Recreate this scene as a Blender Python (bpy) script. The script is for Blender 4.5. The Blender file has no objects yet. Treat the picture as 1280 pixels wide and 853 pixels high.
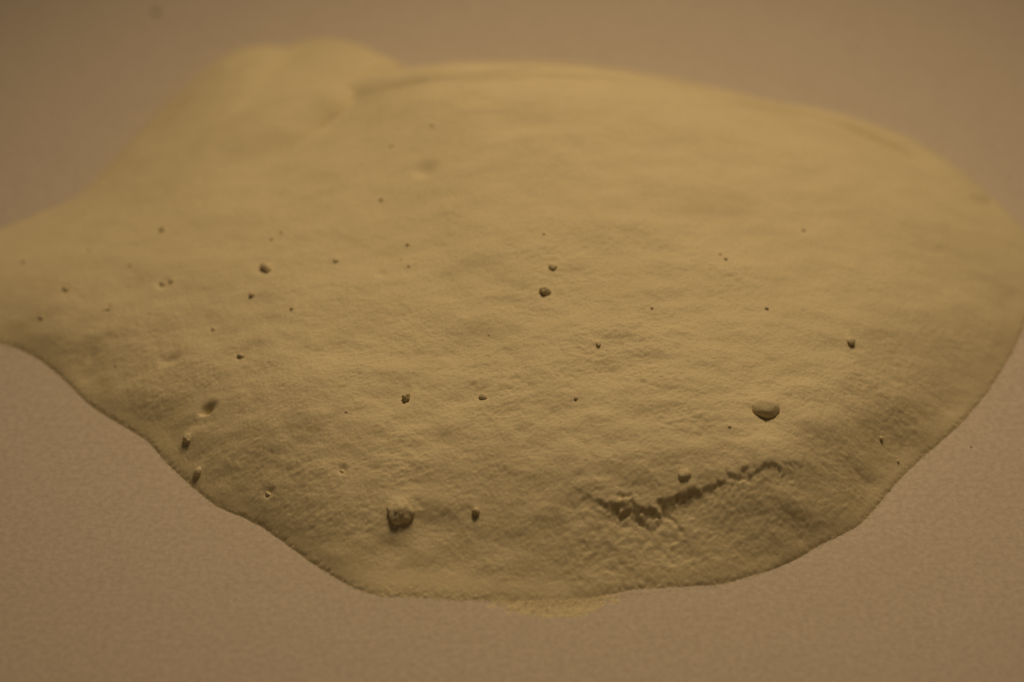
import bpy, bmesh, math, random
import numpy as np
from mathutils import Vector, Matrix, noise as mnoise

random.seed(7)
scene = bpy.context.scene
COL = scene.collection
MM = 0.001

# ------------------------------------------------------------------ camera
ELEV = math.radians(42.0)
DIST = 0.365
AIM = Vector((0.0, 0.0, 0.0))
FOCAL, SENSOR = 60.0, 22.3
cam_data = bpy.data.cameras.new('camera')
cam_data.lens = FOCAL
cam_data.sensor_width = SENSOR
cam_data.clip_start = 0.005
cam_data.clip_end = 20.0
cam = bpy.data.objects.new('camera', cam_data)
COL.objects.link(cam)
view_dir = Vector((0.0, math.cos(ELEV), -math.sin(ELEV)))
cam.location = AIM - view_dir * DIST
cam.rotation_euler = (math.pi / 2 - ELEV, 0.0, 0.0)
cam_data.dof.use_dof = True
cam_data.dof.focus_distance = 0.341
cam_data.dof.aperture_fstop = 6.5
scene.camera = cam

# ------------------------------------------------------------------ light
world = bpy.data.worlds.new('World')
scene.world = world
world.use_nodes = True
bg = world.node_tree.nodes['Background']
bg.inputs['Color'].default_value = (1.0, 0.72, 0.42, 1.0)
bg.inputs['Strength'].default_value = 0.03


def spot_lamp(name, loc, target, radius, power, color, angle):
    ld = bpy.data.lights.new(name, 'SPOT')
    ld.shadow_soft_size = radius
    ld.energy = power
    ld.color = color
    ld.spot_size = math.radians(angle)
    ld.spot_blend = 1.0
    o = bpy.data.objects.new(name, ld)
    COL.objects.link(o)
    o.location = loc
    d = Vector(target) - Vector(loc)
    o.rotation_euler = d.to_track_quat('-Z', 'Y').to_euler()
    return o


spot_lamp('desk_lamp', (0.038, 0.14, 0.36), (0.010, -0.002, 0.0), 0.06, 3.92, (1.0, 0.715, 0.412), 51)

scene.view_settings.view_transform = 'Standard'
scene.view_settings.look = 'None'
scene.view_settings.exposure = 0.0
scene.view_settings.gamma = 1.0

# ------------------------------------------------------------------ geometry of the place, surveyed
RIGHT = np.array((1.0, 0.0, 0.0))
FWD = np.array(view_dir)
UP = np.cross(RIGHT, FWD)
EYE = np.array(cam.location)


def ray(px, py):
    u = (px - 640.0) / 1280.0 * SENSOR / FOCAL
    v = (426.5 - py) / 1280.0 * SENSOR / FOCAL
    d = FWD + RIGHT * u + UP * v
    return d / np.linalg.norm(d)


def at(px, py, z=0.0):
    """world point (mm) seen at a spot of the survey picture at height z (mm)"""
    d = ray(px, py)
    t = (z * MM - EYE[2]) / d[2]
    p = EYE + d * t
    return p[0] / MM, p[1] / MM


OUTLINE = [(0, 430), (25, 437), (50, 450), (70, 466), (90, 485), (115, 508), (140, 525), (165, 539), (185, 552), (205, 575),
           (222, 592), (240, 607), (255, 621), (272, 634), (300, 645), (330, 660), (352, 676), (370, 690), (390, 704), (410, 716),
           (432, 730), (452, 739), (475, 746), (500, 747), (530, 748), (560, 750), (590, 751), (615, 751), (645, 753),
           (690, 755), (725, 753), (755, 749), (785, 743), (830, 740), (880, 735), (915, 729), (950, 718), (985, 704),
           (1015, 688), (1045, 672), (1070, 659), (1090, 640), (1106, 620), (1120, 605), (1136, 588), (1152, 573), (1176, 552),
           (1203, 528), (1224, 503), (1243, 477), (1258, 452), (1271, 428), (1282, 404), (1300, 374), (1306, 345), (1296, 312),
           (1272, 280), (1240, 247), (1200, 213), (1150, 180), (1100, 159), (1050, 147), (1000, 136), (940, 121), (880, 107),
           (820, 95), (760, 85), (700, 79), (640, 78), (580, 80), (535, 84), (503, 86), (490, 77), (468, 64), (440, 53), (400, 48),
           (374, 53), (353, 62), (338, 56), (300, 61), (270, 77), (230, 110), (190, 148), (150, 190), (120, 224), (90, 250), (45, 268), (0, 287),
           (-60, 296), (-120, 310), (-160, 350), (-140, 395), (-70, 424)]

HEIGHTS = [
    # front face
    (860, 690, 2.8), (860, 640, 5.5), (860, 590, 7.8), (500, 718, 1.0), (550, 712, 1.3), (640, 738, 0.7), (700, 738, 0.8), (745, 735, 1.0), (500, 670, 3.6), (500, 600, 6.6), (600, 722, 1.1),
    (600, 660, 4.2), (600, 590, 7.2), (700, 705, 2.4), (700, 640, 5.8), (740, 590, 8.0), (980, 680, 2.1), (980, 640, 4.5),
    (980, 580, 7.5), (1060, 620, 2.7), (1060, 560, 5.8), (1130, 560, 1.7), (1130, 510, 4.6), (1190, 490, 2.3), (1190, 430, 4.8),
    (1250, 420, 1.6), (1240, 370, 3.4),
    # left flank and tail
    (420, 690, 1.8), (400, 620, 4.8), (340, 640, 1.8), (300, 580, 4.1), (250, 580, 2.1), (220, 540, 2.6), (180, 500, 2.9),
    (130, 480, 2.2), (80, 440, 1.9), (40, 420, 1.5), (0, 400, 1.4), (0, 350, 3.0), (60, 370, 3.7), (60, 310, 3.2), (0, 310, 1.8),
    (-70, 350, 2.4), (-120, 350, 1.3),
    # body
    (130, 400, 4.7), (200, 440, 5.3), (300, 500, 6.7), (400, 540, 7.8), (500, 500, 9.2), (640, 480, 10.4), (800, 500, 10.6),
    (950, 500, 10.0), (1050, 460, 8.8), (1120, 420, 7.4),
    (200, 350, 6.7), (330, 400, 8.9), (480, 400, 10.9), (640, 380, 12.5), (800, 390, 12.8), (950, 390, 11.6), (1080, 360, 9.4),
    (1180, 330, 6.0), (1250, 310, 3.4),
    (150, 290, 4.9), (250, 270, 7.2), (360, 290, 10.2), (500, 280, 12.6), (640, 270, 14.7), (800, 270, 14.7), (950, 270, 12.4),
    (1080, 260, 9.6), (1180, 260, 6.2),
    (190, 205, 3.8), (280, 190, 6.4), (370, 205, 9.2), (480, 190, 13.2), (640, 180, 16.1), (800, 180, 15.7), (940, 190, 12.8),
    (1050, 200, 9.8),
    # rear crest
    (250, 125, 3.3), (320, 112, 5.2), (385, 122, 7.0), (438, 128, 9.6), (458, 108, 10.6), (520, 112, 14.6), (640, 106, 17.0), (760, 112, 16.2),
    (860, 128, 13.6), (950, 150, 10.6), (1050, 174, 6.8), (1130, 206, 4.4), (430, 80, 4.6), (390, 66, 2.0),
]


def lift(z):
    t = min(max((z - 2.0) / 7.0, 0.0), 1.0)
    return z * (1 + 0.14 * t * t * (3 - 2 * t))


def tps_fit(P, z, lam):
    n = len(P)
    d2 = ((P[:, None, :] - P[None, :, :]) ** 2).sum(-1)
    K = 0.5 * d2 * np.log(d2 + 1e-9)
    A = np.zeros((n + 3, n + 3))
    A[:n, :n] = K + lam * np.eye(n)
    A[:n, n] = 1
    A[:n, n + 1:] = P
    A[n, :n] = 1
    A[n + 1:, :n] = P.T
    return np.linalg.solve(A, np.concatenate([z, np.zeros(3)]))


out_w = np.array([at(x, y) for x, y in OUTLINE])
pts = [(p[0], p[1], 0.0) for p in out_w]
for i in range(0, len(out_w), 2):                       # outside ring: below the paper
    a, b = out_w[i - 1], out_w[(i + 1) % len(out_w)]
    t = (b - a) / np.linalg.norm(b - a)
    nrm = np.array((t[1], -t[0]))
    q = out_w[i] + nrm * 7.0
    pts.append((q[0], q[1], -3.5))
for x, y, z in HEIGHTS:
    z = lift(z)
    w = at(x, y, z)
    pts.append((w[0], w[1], z))
pts = np.array(pts)
lam = 2.0
coef = tps_fit(pts[:, :2], pts[:, 2], lam)

STEP = 0.145
x0, x1 = pts[:, 0].min() - 1, 76.0
y0, y1 = out_w[:, 1].min() - 2.5, out_w[:, 1].max() + 2.5
x0 = max(x0, -84.0)
NX, NY = int((x1 - x0) / STEP) + 1, int((y1 - y0) / STEP) + 1
gx = x0 + np.arange(NX) * STEP
gy = y0 + np.arange(NY) * STEP
# the smooth body is fitted on a coarse grid, then interpolated
CS = 8
cx, cy = np.arange(0, NX + CS, CS) * STEP + x0, np.arange(0, NY + CS, CS) * STEP + y0
CX, CY = np.meshgrid(cx, cy)
Q = np.stack([CX.ravel(), CY.ravel()], 1)
n = len(pts)
zc = coef[n] + Q @ coef[n + 1:]
for i in range(n):
    d2 = ((Q - pts[i, :2]) ** 2).sum(1)
    zc += coef[i] * 0.5 * d2 * np.log(d2 + 1e-9)
zc = zc.reshape(CX.shape)


def upsample(c):
    """bicubic (Catmull-Rom) from the coarse grid to the fine one"""
    def weights(m):
        idx = np.arange(m) / CS
        i0 = np.floor(idx).astype(int)
        f = idx - i0
        w = np.stack([-.5 * f + f ** 2 - .5 * f ** 3, 1 - 2.5 * f ** 2 + 1.5 * f ** 3,
                      .5 * f + 2 * f ** 2 - 1.5 * f ** 3, -.5 * f ** 2 + .5 * f ** 3], 0)
        return i0, w
    iy, wy = weights(NY)
    r = sum(wy[k][:, None] * c[np.clip(iy + k - 1, 0, c.shape[0] - 1)] for k in range(4))
    ix, wx = weights(NX)
    return sum(wx[k][None, :] * r[:, np.clip(ix + k - 1, 0, c.shape[1] - 1)] for k in range(4))


Z = upsample(zc)
X, Y = np.meshgrid(gx, gy)


FN_USED = {}


def fnoise(lx, ly, lo=0.0, power=0.0, rot=0.0):
    """band of smooth random relief: wave lengths about lx by ly (mm), unit deviation"""
    key = (lx, ly, lo, rot)
    FN_USED[key] = FN_USED.get(key, 0) + 1
    rng = np.random.RandomState(int(lx * 1000 + ly * 77000 + lo * 313 + abs(rot) * 5001) % 99991 + FN_USED[key] * 17 + 3)
    w = rng.standard_normal((NY, NX))
    F = np.fft.rfft2(w)
    ky = np.fft.fftfreq(NY, STEP)[:, None]
    kx = np.fft.rfftfreq(NX, STEP)[None, :]
    c, s = math.cos(rot), math.sin(rot)
    a, b = kx * c + ky * s, -kx * s + ky * c
    r2 = (a * lx) ** 2 + (b * ly) ** 2
    H = np.exp(-r2 * 0.9)
    if lo:
        H *= 1 - np.exp(-r2 * lo)
    f = np.fft.irfft2(F * H, s=(NY, NX))
    return f / f.std()


def sstep(a, b, x):
    t = np.clip((x - a) / (b - a), 0, 1)
    return t * t * (3 - 2 * t)


def line_dist(poly, wob=None):
    """signed distance to a polyline (+ on its left side) and the run 0..1 along it"""
    P = np.array(poly)
    seg = np.linalg.norm(P[1:] - P[:-1], axis=1)
    tot = seg.sum()
    xx, yy = (X, Y) if wob is None else (X + wob[0], Y + wob[1])
    best = np.full(X.shape, 1e9)
    sd = np.zeros(X.shape)
    run = np.zeros(X.shape)
    acc = 0.0
    for k in range(len(seg)):
        a, b = P[k], P[k + 1]
        d = (b - a) / seg[k]
        t = np.clip((xx - a[0]) * d[0] + (yy - a[1]) * d[1], 0, seg[k])
        ex, ey = xx - a[0] - d[0] * t, yy - a[1] - d[1] * t
        dd = ex * ex + ey * ey
        m = dd < best
        best[m] = dd[m]
        sg = np.sign(d[0] * ey - d[1] * ex)
        sd[m] = (np.sqrt(dd) * sg)[m]
        run[m] = ((acc + t) / tot)[m]
        acc += seg[k]
    return sd, run


def surf(px, py):
    """point of the heap seen at a spot of the survey picture (mm)"""
    d = ray(px, py)
    t = np.linspace(0.25, 0.55, 6000)
    p = (EYE[None] + d[None] * t[:, None]) / MM
    i = np.clip(((p[:, 0] - x0) / STEP).astype(int), 0, NX - 1)
    j = np.clip(((p[:, 1] - y0) / STEP).astype(int), 0, NY - 1)
    hit = np.argmax(p[:, 2] < np.maximum(Z[j, i], 0.0))
    return p[hit]


def world_line(L):
    return [tuple(surf(x, y)[:2]) for x, y in L]


def fold(L, h, width, decay, wob=None, ends=0.25):
    """a lip: the left side of the line stands h higher right at the line and dies away"""
    sd, run = line_dist(world_line(L), wob)
    up = sstep(-width, width, sd) * np.exp(-np.maximum(sd, 0) / decay)
    tap = sstep(0, ends, run) * sstep(0, ends, 1 - run) if ends else 1.0
    return h * up * tap


def slump(L, h, width, decay, wob=None, ends=0.12):
    """a scar: the right side of the line drops by h right at the line and recovers downhill"""
    sd, run = line_dist(world_line(L), wob)
    dn = sstep(-width * 0.4, width, -sd) * np.exp(-np.maximum(-sd, 0) / decay)
    tap = sstep(0, ends, run) * sstep(0, ends, 1 - run)
    return -h * dn * tap


inside = sstep(0.0, 2.0, Z)
# lobes of powder pushed up against the rear left and along the rear crest: each a rounded ridge laid over the body


def lobe(L, power=0.8):
    """L: (px, py, rise mm, half width mm); a rounded ridge laid on the heap, with a crease round its margin"""
    global Z
    P = np.array([surf(x, y)[:2] for x, y, z, w in L])
    hz = np.array([q[2] for q in L], float)
    hw = np.array([q[3] for q in L], float)
    run = np.linspace(0, len(P) - 1, 60)
    k0 = np.minimum(run.astype(int), len(P) - 2)
    f = run - k0

    def spline(v):
        g = lambda i: v[np.clip(i, 0, len(v) - 1)]
        return .5 * (2 * g(k0) + (g(k0 + 1) - g(k0 - 1)) * f + (2 * g(k0 - 1) - 5 * g(k0) + 4 * g(k0 + 1) - g(k0 + 2)) * f ** 2
                     + (3 * g(k0) - g(k0 - 1) - 3 * g(k0 + 1) + g(k0 + 2)) * f ** 3)
    ax, ay, az, aw = spline(P[:, 0]), spline(P[:, 1]), spline(hz), spline(hw)
    pad = hw.max() * 2.5
    ia, ib = max(int((ax.min() - pad - x0) / STEP), 0), min(int((ax.max() + pad - x0) / STEP), NX)
    ja, jb = max(int((ay.min() - pad - y0) / STEP), 0), min(int((ay.max() + pad - y0) / STEP), NY)
    xs, ys = X[ja:jb, ia:ib], Y[ja:jb, ia:ib]
    best = np.zeros(xs.shape)
    for a, b, c, w in zip(ax, ay, az, aw):
        if c > 0:
            q = np.clip(1 - ((xs - a) ** 2 + (ys - b) ** 2) / w ** 2, 0, 1)
            best = np.maximum(best, c * q ** power)
    Z[ja:jb, ia:ib] += best * sstep(0.0, 1.0, Z[ja:jb, ia:ib])


lobe([(190, 185, 0.0, 10), (250, 125, 0.9, 9), (295, 92, 2.0, 7), (328, 76, 2.4, 4.5)], 0.62)
lobe([(290, 160, 0.0, 10), (350, 112, 0.9, 9), (410, 85, 1.9, 8), (455, 82, 2.5, 6)], 0.62)
lobe([(210, 225, 0.0, 10), (290, 185, 1.3, 8), (350, 156, 2.2, 6.5), (398, 138, 2.6, 4.8)], 0.8)
lobe([(440, 112, 0.4, 3), (520, 96, 0.9, 3), (640, 90, 1.0, 3), (740, 94, 0.95, 3), (840, 108, 0.7, 3)], 1.1)
lobe([(880, 119, 0.5, 2.4), (950, 132, 1.3, 2.6), (1020, 147, 1.7, 2.8), (1090, 169, 1.7, 2.8), (1150, 196, 1.5, 2.8), (1215, 240, 0.8, 2.8)], 0.9)

# the slumped scar on the front right
wob = (fnoise(3.5, 3.5) * 0.15 + fnoise(1.7, 1.7) * 0.20 + fnoise(0.8, 0.8) * 0.11 + fnoise(0.4, 0.4) * 0.06,
       fnoise(3.5, 3.0) * 0.15 + fnoise(1.7, 1.4) * 0.26 + fnoise(0.8, 0.8) * 0.14 + fnoise(0.4, 0.4) * 0.07)
SC = [(690, 612), (744, 620), (769, 630), (788, 625), (806, 633), (819, 628), (843, 617), (870, 617), (895, 608), (902, 594), (918, 598),
      (934, 588), (950, 588), (963, 584), (987, 584), (1040, 574)]
scar = slump(SC, 0.50, 0.35, 8.0, wob, 0.25) * (1.0 - 0.3 * line_dist(world_line(SC), wob)[1])
scar += slump([(735, 618), (765, 634), (800, 640), (826, 634), (852, 622), (890, 616)], 0.42, 0.40, 7.0, wob, 0.3)
scar += slump([(752, 626), (780, 640), (806, 650), (830, 642), (846, 630)], 0.36, 0.35, 6.0, wob, 0.3)
scar += slump([(795, 626), (797, 640), (806, 652), (824, 664)], 0.30, 0.3, 2.0, wob, 0.3)
scar += slump([(826, 628), (838, 644), (856, 660)], 0.34, 0.3, 2.0, wob, 0.3)
band, run = line_dist(world_line(SC), wob)
scar += fnoise(0.9, 0.7, 0.3, rot=0.7) * 0.045 * np.exp(-((band + 0.8) / 1.3) ** 2) * sstep(0.02, 0.2, run) * sstep(0, 0.45, 1 - run)
Z = Z + scar

# relief of the loose powder: long cross streaks, wrinkles, crumbs
front = sstep(16.0, -30.0, Y)                          # rougher down the front face
rough = 0.35 + 0.65 * front
left = sstep(-5.0, -45.0, X)
rel = fnoise(26, 14, 0.3) * 0.13
rel = rel + fnoise(9, 5, 0.4, rot=0.12) * 0.085 * (0.5 + 0.5 * front)
rel = rel + fnoise(3.6, 2.4, 0.4, rot=-0.1) * 0.030 * rough


def crinkle(lx, ly, rot):
    """small overlapping flakes: a soft rise ended by a sudden little step on the downhill side"""
    a, b = fnoise(lx, ly, 0.3, rot=rot), fnoise(lx * 0.8, ly * 0.8, 0.3, rot=rot * 0.5)
    return np.maximum(a, b) - 0.56


patch = 0.35 + 0.65 * sstep(-0.6, 1.0, fnoise(12, 8))
rel = rel + crinkle(2.4, 1.3, 0.25) * 0.036 * rough * patch
rel = rel + crinkle(1.0, 0.65, -0.3) * 0.021 * rough * patch
rel = rel + fnoise(1.5, 1.2, 0.3) * 0.012 * rough
rel = rel + fnoise(0.6, 0.5, 0.3) * 0.019 * (0.6 + 0.4 * front)
rel = rel + fnoise(0.34, 0.34, 0.3) * 0.014
w2 = np.abs(fnoise(6, 4, 0.3, rot=0.15))             # creased wrinkles
w3 = sstep(0.0, 1.4, fnoise(16, 12) + left * 0.4)
rel = rel - np.exp(-(w2 / 0.09) ** 2) * 0.05 * w3 * (0.3 + 0.7 * front)
w4 = np.abs(fnoise(3.2, 2.4, 0.3, rot=-0.3))
rel = rel - np.exp(-(w4 / 0.11) ** 2) * 0.03 * sstep(0.2, 1.1, fnoise(9, 9)) * front
pock = fnoise(1.6, 1.2)                                  # scattered shallow pocks
rel = rel - sstep(1.9, 3.2, pock) * 0.10 * rough
face = np.exp(-((Y - at(860, 670, 4)[1]) / 9) ** 2) * sstep(-5, 15, X)
rel = rel + fnoise(1.8, 1.2, 0.3, rot=0.5) * 0.022 * face
rel = rel + crinkle(1.4, 0.8, 0.5) * 0.022 * face
Z = Z + rel * inside
edge = np.exp(-(Z / 0.5) ** 2)
Z = Z + fnoise(1.1, 1.1, 0.3) * 0.018 * edge + fnoise(0.36, 0.36) * 0.035 * edge
fan = at(692, 766)
apron = at(690, 752)
spill = 0.34 * np.exp(-((X - apron[0]) / 7.0) ** 2 - ((Y - apron[1]) / 2.6) ** 2) - 0.12
spill = spill + (fnoise(0.5, 0.5) * 0.045 + fnoise(1.7, 1.2) * 0.03) * sstep(-0.11, 0.02, spill)
nofan = 1 - 0.9 * np.exp(-((X - fan[0]) / 7.5) ** 2 - ((Y - fan[1]) / 4.0) ** 2)
# the foot stands up a little from the paper
Z = np.where(Z > 0, Z + 0.30 * (1 - np.exp(-np.maximum(Z, 0) / 0.22)) * np.exp(-np.maximum(Z, 0) / 3.0) * nofan, Z)
Z = np.maximum(Z, spill)
# fine streaks drawn across the top
top = np.exp(-((Y - at(690, 125, 14)[1]) / 8.0) ** 2) * np.exp(-((X - 4) / 22) ** 2)
Z = Z + fnoise(16, 1.1, 0.2, rot=-0.03) * 0.05 * top


def dent(px, py, r, depth, rim=0.0, sx=1.0):
    """a soft pit with a faint rim; r in survey pixels"""
    global Z
    p = surf(px, py)
    rm = r * 0.1
    d = np.sqrt(((X - p[0]) / sx) ** 2 + ((Y - p[1]) / 1.2) ** 2) / rm
    Z = Z - depth * np.exp(-(d ** 2)) + rim * np.exp(-((d - 1.6) / 0.5) ** 2)


for a in [(260, 511, 4.8, 1.15, 0.06, 1.8), (208, 452, 7, 0.35, 0.02, 1.1), (218, 450, 6, 0.3, 0.02, 1.2), (530, 212, 11, 0.6, 0.03, 1.2), (653, 538, 7, 0.28, 0.02, 1.4),
          (428, 587, 4, 0.5, 0.03, 1.2), (336, 615, 4, 0.5, 0.03, 1.5), (425, 438, 13, 0.5, 0, 1.6), (365, 535, 12, 0.42, 0, 1.5),
          (545, 545, 13, 0.45, 0, 1.3), (655, 150, 18, 0.35, 0, 2.0), (940, 475, 14, 0.3, 0, 0.7), (905, 410, 16, -0.25, 0, 1.8),
          (840, 517, 18, 0.25, 0, 2.0), (575, 440, 15, 0.35, 0, 1.8), (560, 350, 26, 0.25, 0, 2.0), (480, 370, 20, -0.2, 0, 2), (205, 355, 7, 0.35, 0.03, 1.2),
          (135, 385, 5, 0.25, 0.03, 0.6), (82, 361, 5, 0.2, 0.04, 1.1), (114, 446, 6, 0.25, 0, 1), (333, 334, 10, 0.35, 0.05, 1.3),
          (681, 362, 9, 0.3, 0.03, 1.1), (508, 494, 8, 0.35, 0.03, 0.8), (476, 342, 5, 0.25, 0.02, 1.2), (302, 444, 6, 0.3, 0.02, 1.2),
          (500, 660, 20, 0.25, 0, 1.6), (956, 520, 14, 0.2, 0.0, 1.6), (604, 495, 7, 0.25, 0.02, 1), (691, 332, 7, 0.2, 0.03, 1)]:
    dent(*a)

def collar(px, py, r):
    """powder banked up round a crumb"""
    global Z
    p = surf(px, py)
    rm = r * 0.1
    m = (np.abs(X - p[0]) < 4 * rm) & (np.abs(Y - p[1]) < 4 * rm)
    d2 = ((X[m] - p[0]) ** 2 + (Y[m] - p[1]) ** 2) / (1.5 * rm) ** 2
    Z[m] += 0.42 * rm * np.exp(-d2)


for a in [(500, 640, 16), (953, 505, 11), (856, 594, 8), (1063, 428, 5), (235, 548, 6), (248, 590, 5), (333, 336, 7), (681, 365, 6), (691, 334, 5),
          (604, 497, 5), (508, 498, 5), (595, 639, 4), (302, 446, 4), (420, 326, 4), (748, 430, 4)]:
    collar(*a)

# ------------------------------------------------------------------ materials


def new_mat(name):
    m = bpy.data.materials.new(name)
    m.use_nodes = True
    nt = m.node_tree
    b = nt.nodes['Principled BSDF']
    return m, nt, b


def ramp(nt, fac, stops):
    r = nt.nodes.new('ShaderNodeValToRGB')
    e = r.color_ramp.elements
    e[0].position, e[0].color = stops[0][0], (*stops[0][1], 1)
    e[1].position, e[1].color = stops[1][0], (*stops[1][1], 1)
    for p, c in stops[2:]:
        q = e.new(p)
        q.color = (*c, 1)
    nt.links.new(fac, r.inputs['Fac'])
    return r


def tex_noise(nt, co, scale, detail, rough=0.5):
    t = nt.nodes.new('ShaderNodeTexNoise')
    t.inputs['Scale'].default_value = scale
    t.inputs['Detail'].default_value = detail
    t.inputs['Roughness'].default_value = rough
    nt.links.new(co, t.inputs['Vector'])
    return t


def powder_material(name, c1, c2, bump=0.35):
    m, nt, b = new_mat(name)
    co = nt.nodes.new('ShaderNodeTexCoord').outputs['Object']
    grain = tex_noise(nt, co, 3600, 3, 0.65)
    blot = tex_noise(nt, co, 160, 3, 0.6)
    r = ramp(nt, grain.outputs['Fac'], [(0.33, c2), (0.62, c1)])
    mix = nt.nodes.new('ShaderNodeMix')
    mix.data_type = 'RGBA'
    mix.blend_type = 'MULTIPLY'
    mix.inputs['Factor'].default_value = 1.0
    r2 = ramp(nt, blot.outputs['Fac'], [(0.3, (0.95, 0.945, 0.93)), (0.7, (1, 1, 1))])
    nt.links.new(r.outputs['Color'], mix.inputs['A'])
    nt.links.new(r2.outputs['Color'], mix.inputs['B'])
    nt.links.new(mix.outputs['Result'], b.inputs['Base Color'])
    b.inputs['Roughness'].default_value = 1.0
    b.inputs['Specular IOR Level'].default_value = 0.1
    bp = nt.nodes.new('ShaderNodeBump')
    bp.inputs['Strength'].default_value = bump
    bp.inputs['Distance'].default_value = 0.00012
    g2 = tex_noise(nt, co, 2600, 4, 0.7)
    nt.links.new(g2.outputs['Fac'], bp.inputs['Height'])
    nt.links.new(bp.outputs['Normal'], b.inputs['Normal'])
    return m


POWDER = powder_material('cream_powder', (0.685, 0.605, 0.40), (0.605, 0.53, 0.34))
CRUMB = powder_material('caked_powder', (0.68, 0.60, 0.395), (0.595, 0.52, 0.335), 0.5)
SPECK = powder_material('dark_speck', (0.22, 0.17, 0.10), (0.16, 0.12, 0.07), 0.5)

PAPER, nt, b = new_mat('paper')
co = nt.nodes.new('ShaderNodeTexCoord').outputs['Object']
mp = nt.nodes.new('ShaderNodeMapping')
mp.inputs['Scale'].default_value = (1.0, 1.05, 1.0)
nt.links.new(co, mp.inputs['Vector'])
fibre = tex_noise(nt, mp.outputs['Vector'], 1300, 5, 0.75)
cloud = tex_noise(nt, co, 240, 4, 0.65)
rf = ramp(nt, fibre.outputs['Fac'], [(0.34, (0.455, 0.402, 0.333)), (0.62, (0.585, 0.515, 0.438))])
rc = ramp(nt, cloud.outputs['Fac'], [(0.3, (0.955, 0.955, 0.95)), (0.7, (1, 1, 1))])
mx = nt.nodes.new('ShaderNodeMix')
mx.data_type = 'RGBA'
mx.blend_type = 'MULTIPLY'
mx.inputs['Factor'].default_value = 1.0
nt.links.new(rf.outputs['Color'], mx.inputs['A'])
nt.links.new(rc.outputs['Color'], mx.inputs['B'])
nt.links.new(mx.outputs['Result'], b.inputs['Base Color'])
b.inputs['Roughness'].default_value = 0.9
b.inputs['Specular IOR Level'].default_value = 0.15
bp = nt.nodes.new('ShaderNodeBump')
bp.inputs['Strength'].default_value = 0.07
bp.inputs['Distance'].default_value = 0.0001
f2 = tex_noise(nt, mp.outputs['Vector'], 900, 4, 0.7)
nt.links.new(f2.outputs['Fac'], bp.inputs['Height'])
nt.links.new(bp.outputs['Normal'], b.inputs['Normal'])

# ------------------------------------------------------------------ the paper they lie on
bm = bmesh.new()
S = 0.42
top_v = [bm.verts.new((sx * S, sy * S, 0.0)) for sx, sy in ((-1, -1), (1, -1), (1, 1), (-1, 1))]
bot_v = [bm.verts.new((v.co.x, v.co.y, -0.0004)) for v in top_v]
bm.faces.new(top_v)
bm.faces.new(bot_v[::-1])
for k in range(4):
    bm.faces.new((top_v[k], bot_v[k], bot_v[(k + 1) % 4], top_v[(k + 1) % 4]))
me = bpy.data.meshes.new('paper_sheet')
bm.to_mesh(me)
bm.free()
me.materials.append(PAPER)
paper = bpy.data.objects.new('paper_sheet', me)
COL.objects.link(paper)
paper['kind'] = 'structure'
paper['label'] = 'plain greyish pink paper under the powder heap'

# ------------------------------------------------------------------ the heap
keep = Z > -0.35
cell = keep[:-1, :-1] | keep[1:, :-1] | keep[:-1, 1:] | keep[1:, 1:]
used = np.zeros_like(keep)
used[:-1, :-1] |= cell
used[1:, :-1] |= cell
used[:-1, 1:] |= cell
used[1:, 1:] |= cell
idx = np.full(Z.shape, -1, dtype=np.int64)
idx[used] = np.arange(used.sum())
verts = np.stack([X[used], Y[used], np.maximum(Z[used], -1.0)], 1).astype(np.float32) * MM
jj, ii = np.nonzero(cell)
quads = np.stack([idx[jj, ii], idx[jj, ii + 1], idx[jj + 1, ii + 1], idx[jj + 1, ii]], 1).astype(np.int32)
me = bpy.data.meshes.new('powder_heap')
me.vertices.add(len(verts))
me.vertices.foreach_set('co', verts.ravel())
me.loops.add(len(quads) * 4)
me.loops.foreach_set('vertex_index', quads.ravel())
me.polygons.add(len(quads))
me.polygons.foreach_set('loop_start', np.arange(len(quads), dtype=np.int32) * 4)
me.polygons.foreach_set('use_smooth', np.ones(len(quads), dtype=bool))
me.update(calc_edges=True)
me.materials.append(POWDER)
heap = bpy.data.objects.new('powder_heap', me)
COL.objects.link(heap)
heap['label'] = 'broad smooth heap of fine cream powder spread across the paper'
heap['category'] = 'powder heap'


# ------------------------------------------------------------------ crumbs of caked powder lying in the heap
def crumb_mesh(name, r, squash, seed, mat, rough=0.22, sub=3):
    bm = bmesh.new()
    bmesh.ops.create_icosphere(bm, subdivisions=sub, radius=1.0)
    for v in bm.verts:
        d = v.co.normalized()
        k = 1 + rough * mnoise.noise(d * 1.3 + Vector((seed * 3.1, 0, 0))) + rough * 0.5 * mnoise.noise(d * 3.1 + Vector((0, seed * 2.3, 0))) \
            + rough * 0.22 * mnoise.noise(d * 7 + Vector((0, 0, seed * 1.7)))
        p = d * k
        v.co = (p.x * r * squash[0], p.y * r * squash[1], p.z * r * squash[2])
    for f in bm.faces:
        f.smooth = True
    me = bpy.data.meshes.new(name)
    bm.to_mesh(me)
    bm.free()
    me.materials.append(mat)
    return me


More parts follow.
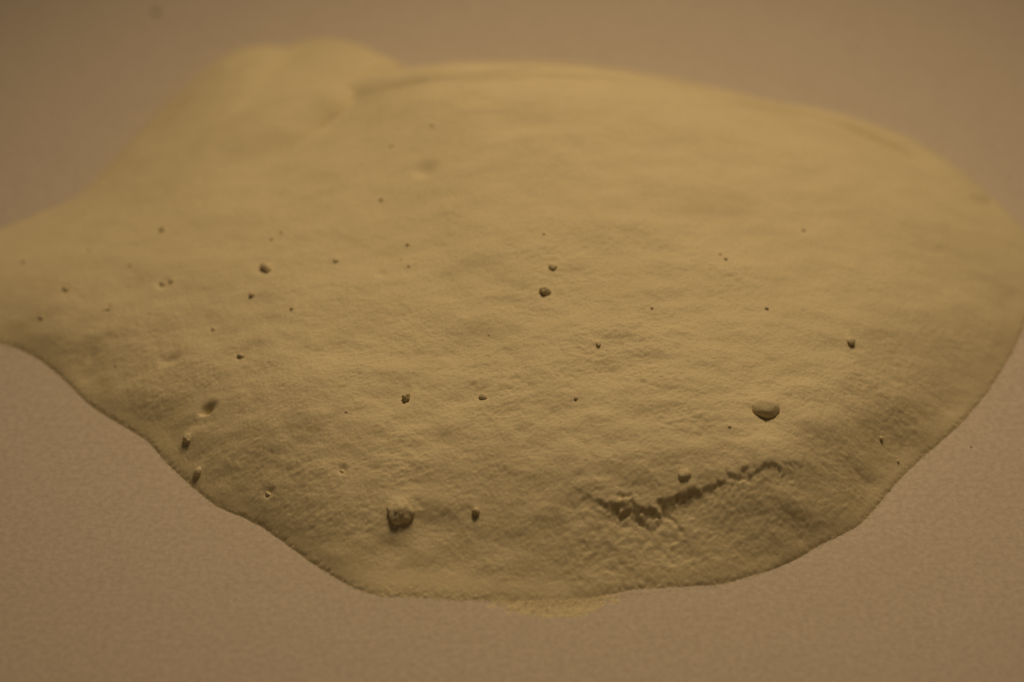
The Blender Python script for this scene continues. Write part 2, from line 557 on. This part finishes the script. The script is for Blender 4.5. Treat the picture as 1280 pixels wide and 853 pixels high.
def crumb(px, py, r, label, squash=(1, 1, 0.8), sink=0.25, rz=0.0, mat=None, group='crumbs of caked powder in the heap', name='powder_crumb',
          cat='powder crumb', rough=0.22, on=None):
    p = surf(px, py) if on is None else np.array((*at(px, py), 0.0))
    seed = len(bpy.data.objects) + 1
    o = bpy.data.objects.new(name, crumb_mesh(name, r * 0.1 * MM, squash, seed, mat or CRUMB, rough, 4 if r > 12 else 3))
    COL.objects.link(o)
    nrm = Vector((0, 0, 1))
    if on is None:                                       # bedded square to the slope it lies on
        i = min(max(int((p[0] - x0) / STEP), 12), NX - 13)
        j = min(max(int((p[1] - y0) / STEP), 12), NY - 13)
        k = 12
        gxx = (Z[j - k:j + k, i + k].mean() - Z[j - k:j + k, i - k].mean()) / (2 * k * STEP)
        gyy = (Z[j + k, i - k:i + k].mean() - Z[j - k, i - k:i + k].mean()) / (2 * k * STEP)
        nrm = Vector((-gxx, -gyy, 1)).normalized()
    o.location = (Vector(p) + nrm * (r * 0.1 * squash[2] * (1 - 2 * sink))) * MM
    o.rotation_euler = (nrm.to_track_quat('Z', 'Y').to_matrix() @ Matrix.Rotation(rz, 3, 'Z')).to_euler()
    o['label'] = label
    o['category'] = cat
    if group:
        o['group'] = group
    return o


crumb(500, 640, 15.5, 'largest rough crumb, low on the front of the heap with a dark underside', (1.05, 1.0, 0.85), 0.62, rough=0.26)
crumb(957, 511, 15, 'big egg-shaped crumb on the right half of the heap', (1.2, 0.9, 0.85), 0.54, -0.5, rough=0.1)
crumb(856, 594, 8, 'round half-buried crumb just above the dark slumped scar', (1, 1, 0.8), 0.62)
crumb(1063, 428, 5.2, 'small round crumb alone on the right flank of the heap', (1, 1, 0.9), 0.3)
crumb(235, 548, 6.2, 'crumb at the left foot of the heap, just above another near the edge', (1, 1, 0.85), 0.46, rough=0.3)
crumb(248, 590, 6.0, 'tall crumb right at the lower left edge of the heap', (0.85, 1.1, 0.9), 0.46)
crumb(333, 336, 8.0, 'dark flattish crumb in a hollow, upper left part of the heap', (1.15, 0.8, 0.7), 0.3, 0.2, rough=0.3)
crumb(681, 365, 6.8, 'dark crescent-shaped crumb near the centre of the heap', (1.05, 0.9, 0.9), 0.3, rough=0.35)
crumb(691, 334, 5.4, 'pale crumb just above the dark crescent-shaped one at the centre', (1, 1, 0.8), 0.38)
crumb(604, 497, 5.2, 'crumb on the middle front, level with a dark upright crumb on its left', (1.1, 0.9, 0.85), 0.3, 0.3)
crumb(508, 498, 5.6, 'dark upright crumb on the middle front slope', (0.85, 1.1, 1.2), 0.3, rough=0.35)
crumb(595, 639, 4.4, 'small crumb low on the front, right of the largest crumb', (1, 1, 0.95), 0.22)
crumb(302, 446, 4.6, 'small dark crumb above the deep pit on the left slope', (1.15, 0.8, 0.85), 0.25, 0.5)
crumb(315, 369, 4.2, 'small crumb just below the dark flattish one, upper left', (1, 0.9, 0.8), 0.3, -0.5)
crumb(204, 356, 4.6, 'left crumb of the touching pair on the left shoulder', (1.1, 0.8, 0.8), 0.3, 0.6)
crumb(215, 352, 3.6, 'right crumb of the touching pair on the left shoulder', (1.2, 0.8, 0.8), 0.3, 0.4)
crumb(203, 288, 3.6, 'blurred crumb high on the left shoulder, above the touching pair', (1, 1, 1), 0.25)
crumb(82, 362, 4.2, 'crumb on the narrow left tail of the heap', (1.2, 0.8, 0.8), 0.3, 0.4)
crumb(134, 388, 4.0, 'thin elongated crumb on the left tail', (0.5, 1.5, 0.6), 0.3, -0.2)
crumb(52, 397, 3.2, 'crumb nearest the left border, near the lower edge of the tail', (1.3, 0.8, 0.7), 0.3)
crumb(428, 590, 3.4, 'small crumb in a dent, above and left of the largest crumb', (1.2, 0.8, 0.8), 0.3)
crumb(336, 618, 3.6, 'small crumb in a dent near the lower left edge of the heap', (1.3, 0.8, 0.8), 0.3)
crumb(420, 326, 4.0, 'faint half-buried crumb right of the dark flattish one', (1, 1, 0.7), 0.42)
crumb(748, 430, 3.8, 'faint crumb below and right of the dark crescent-shaped one', (0.8, 1.1, 0.7), 0.42)
crumb(477, 250, 2.6, 'dark grain high on the heap below the blurred pit', (1, 1, 0.9), 0.25)
crumb(958, 386, 2.6, 'dark grain high on the right half, above the big egg-shaped crumb', (1, 1, 0.9), 0.25)
for px, py, r, where in [
        (267, 412, 2.6, 'on the left slope, above and left of the small dark crumb'),
        (510, 306, 2.8, 'topmost of three close together, upper middle of the heap'),
        (511, 333, 2.1, 'lowest of three close together, upper middle of the heap'),
        (502, 325, 1.6, 'smallest and leftmost of three close together, upper middle of the heap'),
        (720, 498, 2.6, 'alone on the middle front, level with two crumbs on its left'),
        (912, 534, 2.4, 'just below and left of the big egg-shaped crumb'),
        (1004, 288, 2.4, 'blurred, high on the right half of the heap'),
        (907, 324, 2.6, 'right one of a close pair on the upper right of the heap'),
        (900, 318, 1.8, 'left one of a close pair on the upper right of the heap'),
        (680, 293, 2.0, 'straight above the two crumbs at the centre'),
        (541, 157, 2.8, 'farthest back, blurred near the crest of the heap'),
        (490, 183, 2.6, 'blurred near the crest, left of the wide soft pit'),
        (365, 386, 2.4, 'right of the small crumb below the dark flattish one'),
        (1101, 548, 2.6, 'near the right foot of the heap, right of the scar'),
        (1122, 577, 2.2, 'nearest the lower right edge of the heap'),
        (340, 299, 2.0, 'lower one of a pair above the dark flattish crumb'),
        (352, 291, 2.2, 'upper one of a pair above the dark flattish crumb'),
        (163, 332, 2.4, 'on the left shoulder, left of the touching pair of crumbs'),
        (112, 313, 2.2, 'blurred, high at the root of the left tail'),
        (30, 328, 2.6, 'blurred, nearest the left border on the tail'),
        (145, 457, 1.8, 'low on the left flank near the foot of the tail'),
        (433, 515, 1.8, 'on the front slope left of the dark upright crumb'),
        (611, 419, 1.4, 'dark pinprick in the middle of the heap'),
        (815, 385, 2.0, 'right of centre, between the crescent-shaped crumb and the right flank')]:
    crumb(px, py, r, 'tiny powder grain ' + where, (1, 1, 0.85), 0.3, random.uniform(0, 3), group='tiny grains in the heap', name='powder_grain',
          cat='powder grain')

crumb(195, 16, 4.5, 'blurred dark speck on the paper behind the heap, upper left', (1.2, 0.9, 0.35), 0.1, mat=SPECK, group=None, name='speck',
      cat='speck', on='paper')
crumb(1214, 559, 1.2, 'tiny dark speck on the paper right of the heap', (1, 1, 0.4), 0.1, mat=SPECK, group=None, name='speck', cat='speck', on='paper')

# ------------------------------------------------------------------ loose grains shed along the foot of the heap
verts, faces = [], []
OCT = [(1, 0, 0), (-1, 0, 0), (0, 1, 0), (0, -1, 0), (0, 0, 1), (0, 0, -1)]
OF = [(0, 2, 4), (2, 1, 4), (1, 3, 4), (3, 0, 4), (2, 0, 5), (1, 2, 5), (3, 1, 5), (0, 3, 5)]


def add_grain(x, y, z, r):
    k = len(verts)
    a = random.uniform(0, 6.28)
    c, s = math.cos(a), math.sin(a)
    q = [random.uniform(0.7, 1.2) for _ in range(6)]
    for (vx, vy, vz), f in zip(OCT, q):
        verts.append(((x + (vx * c - vy * s) * r * f) * MM, (y + (vx * s + vy * c) * r * f) * MM, (z + vz * r * f * 0.8) * MM))
    faces.extend([(k + i, k + j, k + l) for i, j, l in OF])


segs = []
for i in range(len(out_w)):
    a, b2 = out_w[i], out_w[(i + 1) % len(out_w)]
    x_px = OUTLINE[i][0]
    front_side = OUTLINE[i][1] > 400
    segs.append((a, b2, np.linalg.norm(b2 - a), front_side))
for a, b2, L, fr in segs:
    if not fr:
        continue
    for _ in range(int(L * 11)):
        t = random.random()
        p = a + (b2 - a) * t
        d = (b2 - a) / L
        off = abs(random.gauss(0, 0.22)) + (random.expovariate(1.3) if random.random() < 0.10 else 0) - 0.12
        q = p + np.array((d[1], -d[0])) * off
        i = min(max(int((q[0] - x0) / STEP), 0), NX - 1)
        j = min(max(int((q[1] - y0) / STEP), 0), NY - 1)
        z = max(Z[j, i], 0.0)
        r = random.uniform(0.025, 0.06)
        add_grain(q[0], q[1], z + r * 0.5, r)
for _ in range(3500):                                   # thin fan of dust at the front foot
    px = random.gauss(690, 40)
    py = 749 + abs(random.gauss(0, 10 * math.exp(-((px - 690) / 75) ** 2))) + random.gauss(0, 2) - ((px - 690) / 60) ** 2 * 1.5
    q = at(px, py)
    i = min(max(int((q[0] - x0) / STEP), 0), NX - 1)
    j = min(max(int((q[1] - y0) / STEP), 0), NY - 1)
    z = max(Z[j, i], 0.0)
    r = random.uniform(0.02, 0.05)
    add_grain(q[0], q[1], z + r * 0.5, r)
me = bpy.data.meshes.new('loose_powder')
me.from_pydata(verts, [], faces)
me.update()
me.materials.append(POWDER)
loose = bpy.data.objects.new('loose_powder', me)
COL.objects.link(loose)
loose['kind'] = 'stuff'
loose['label'] = 'loose grains of cream powder shed on the paper along the front foot of the heap'
loose['category'] = 'powder'
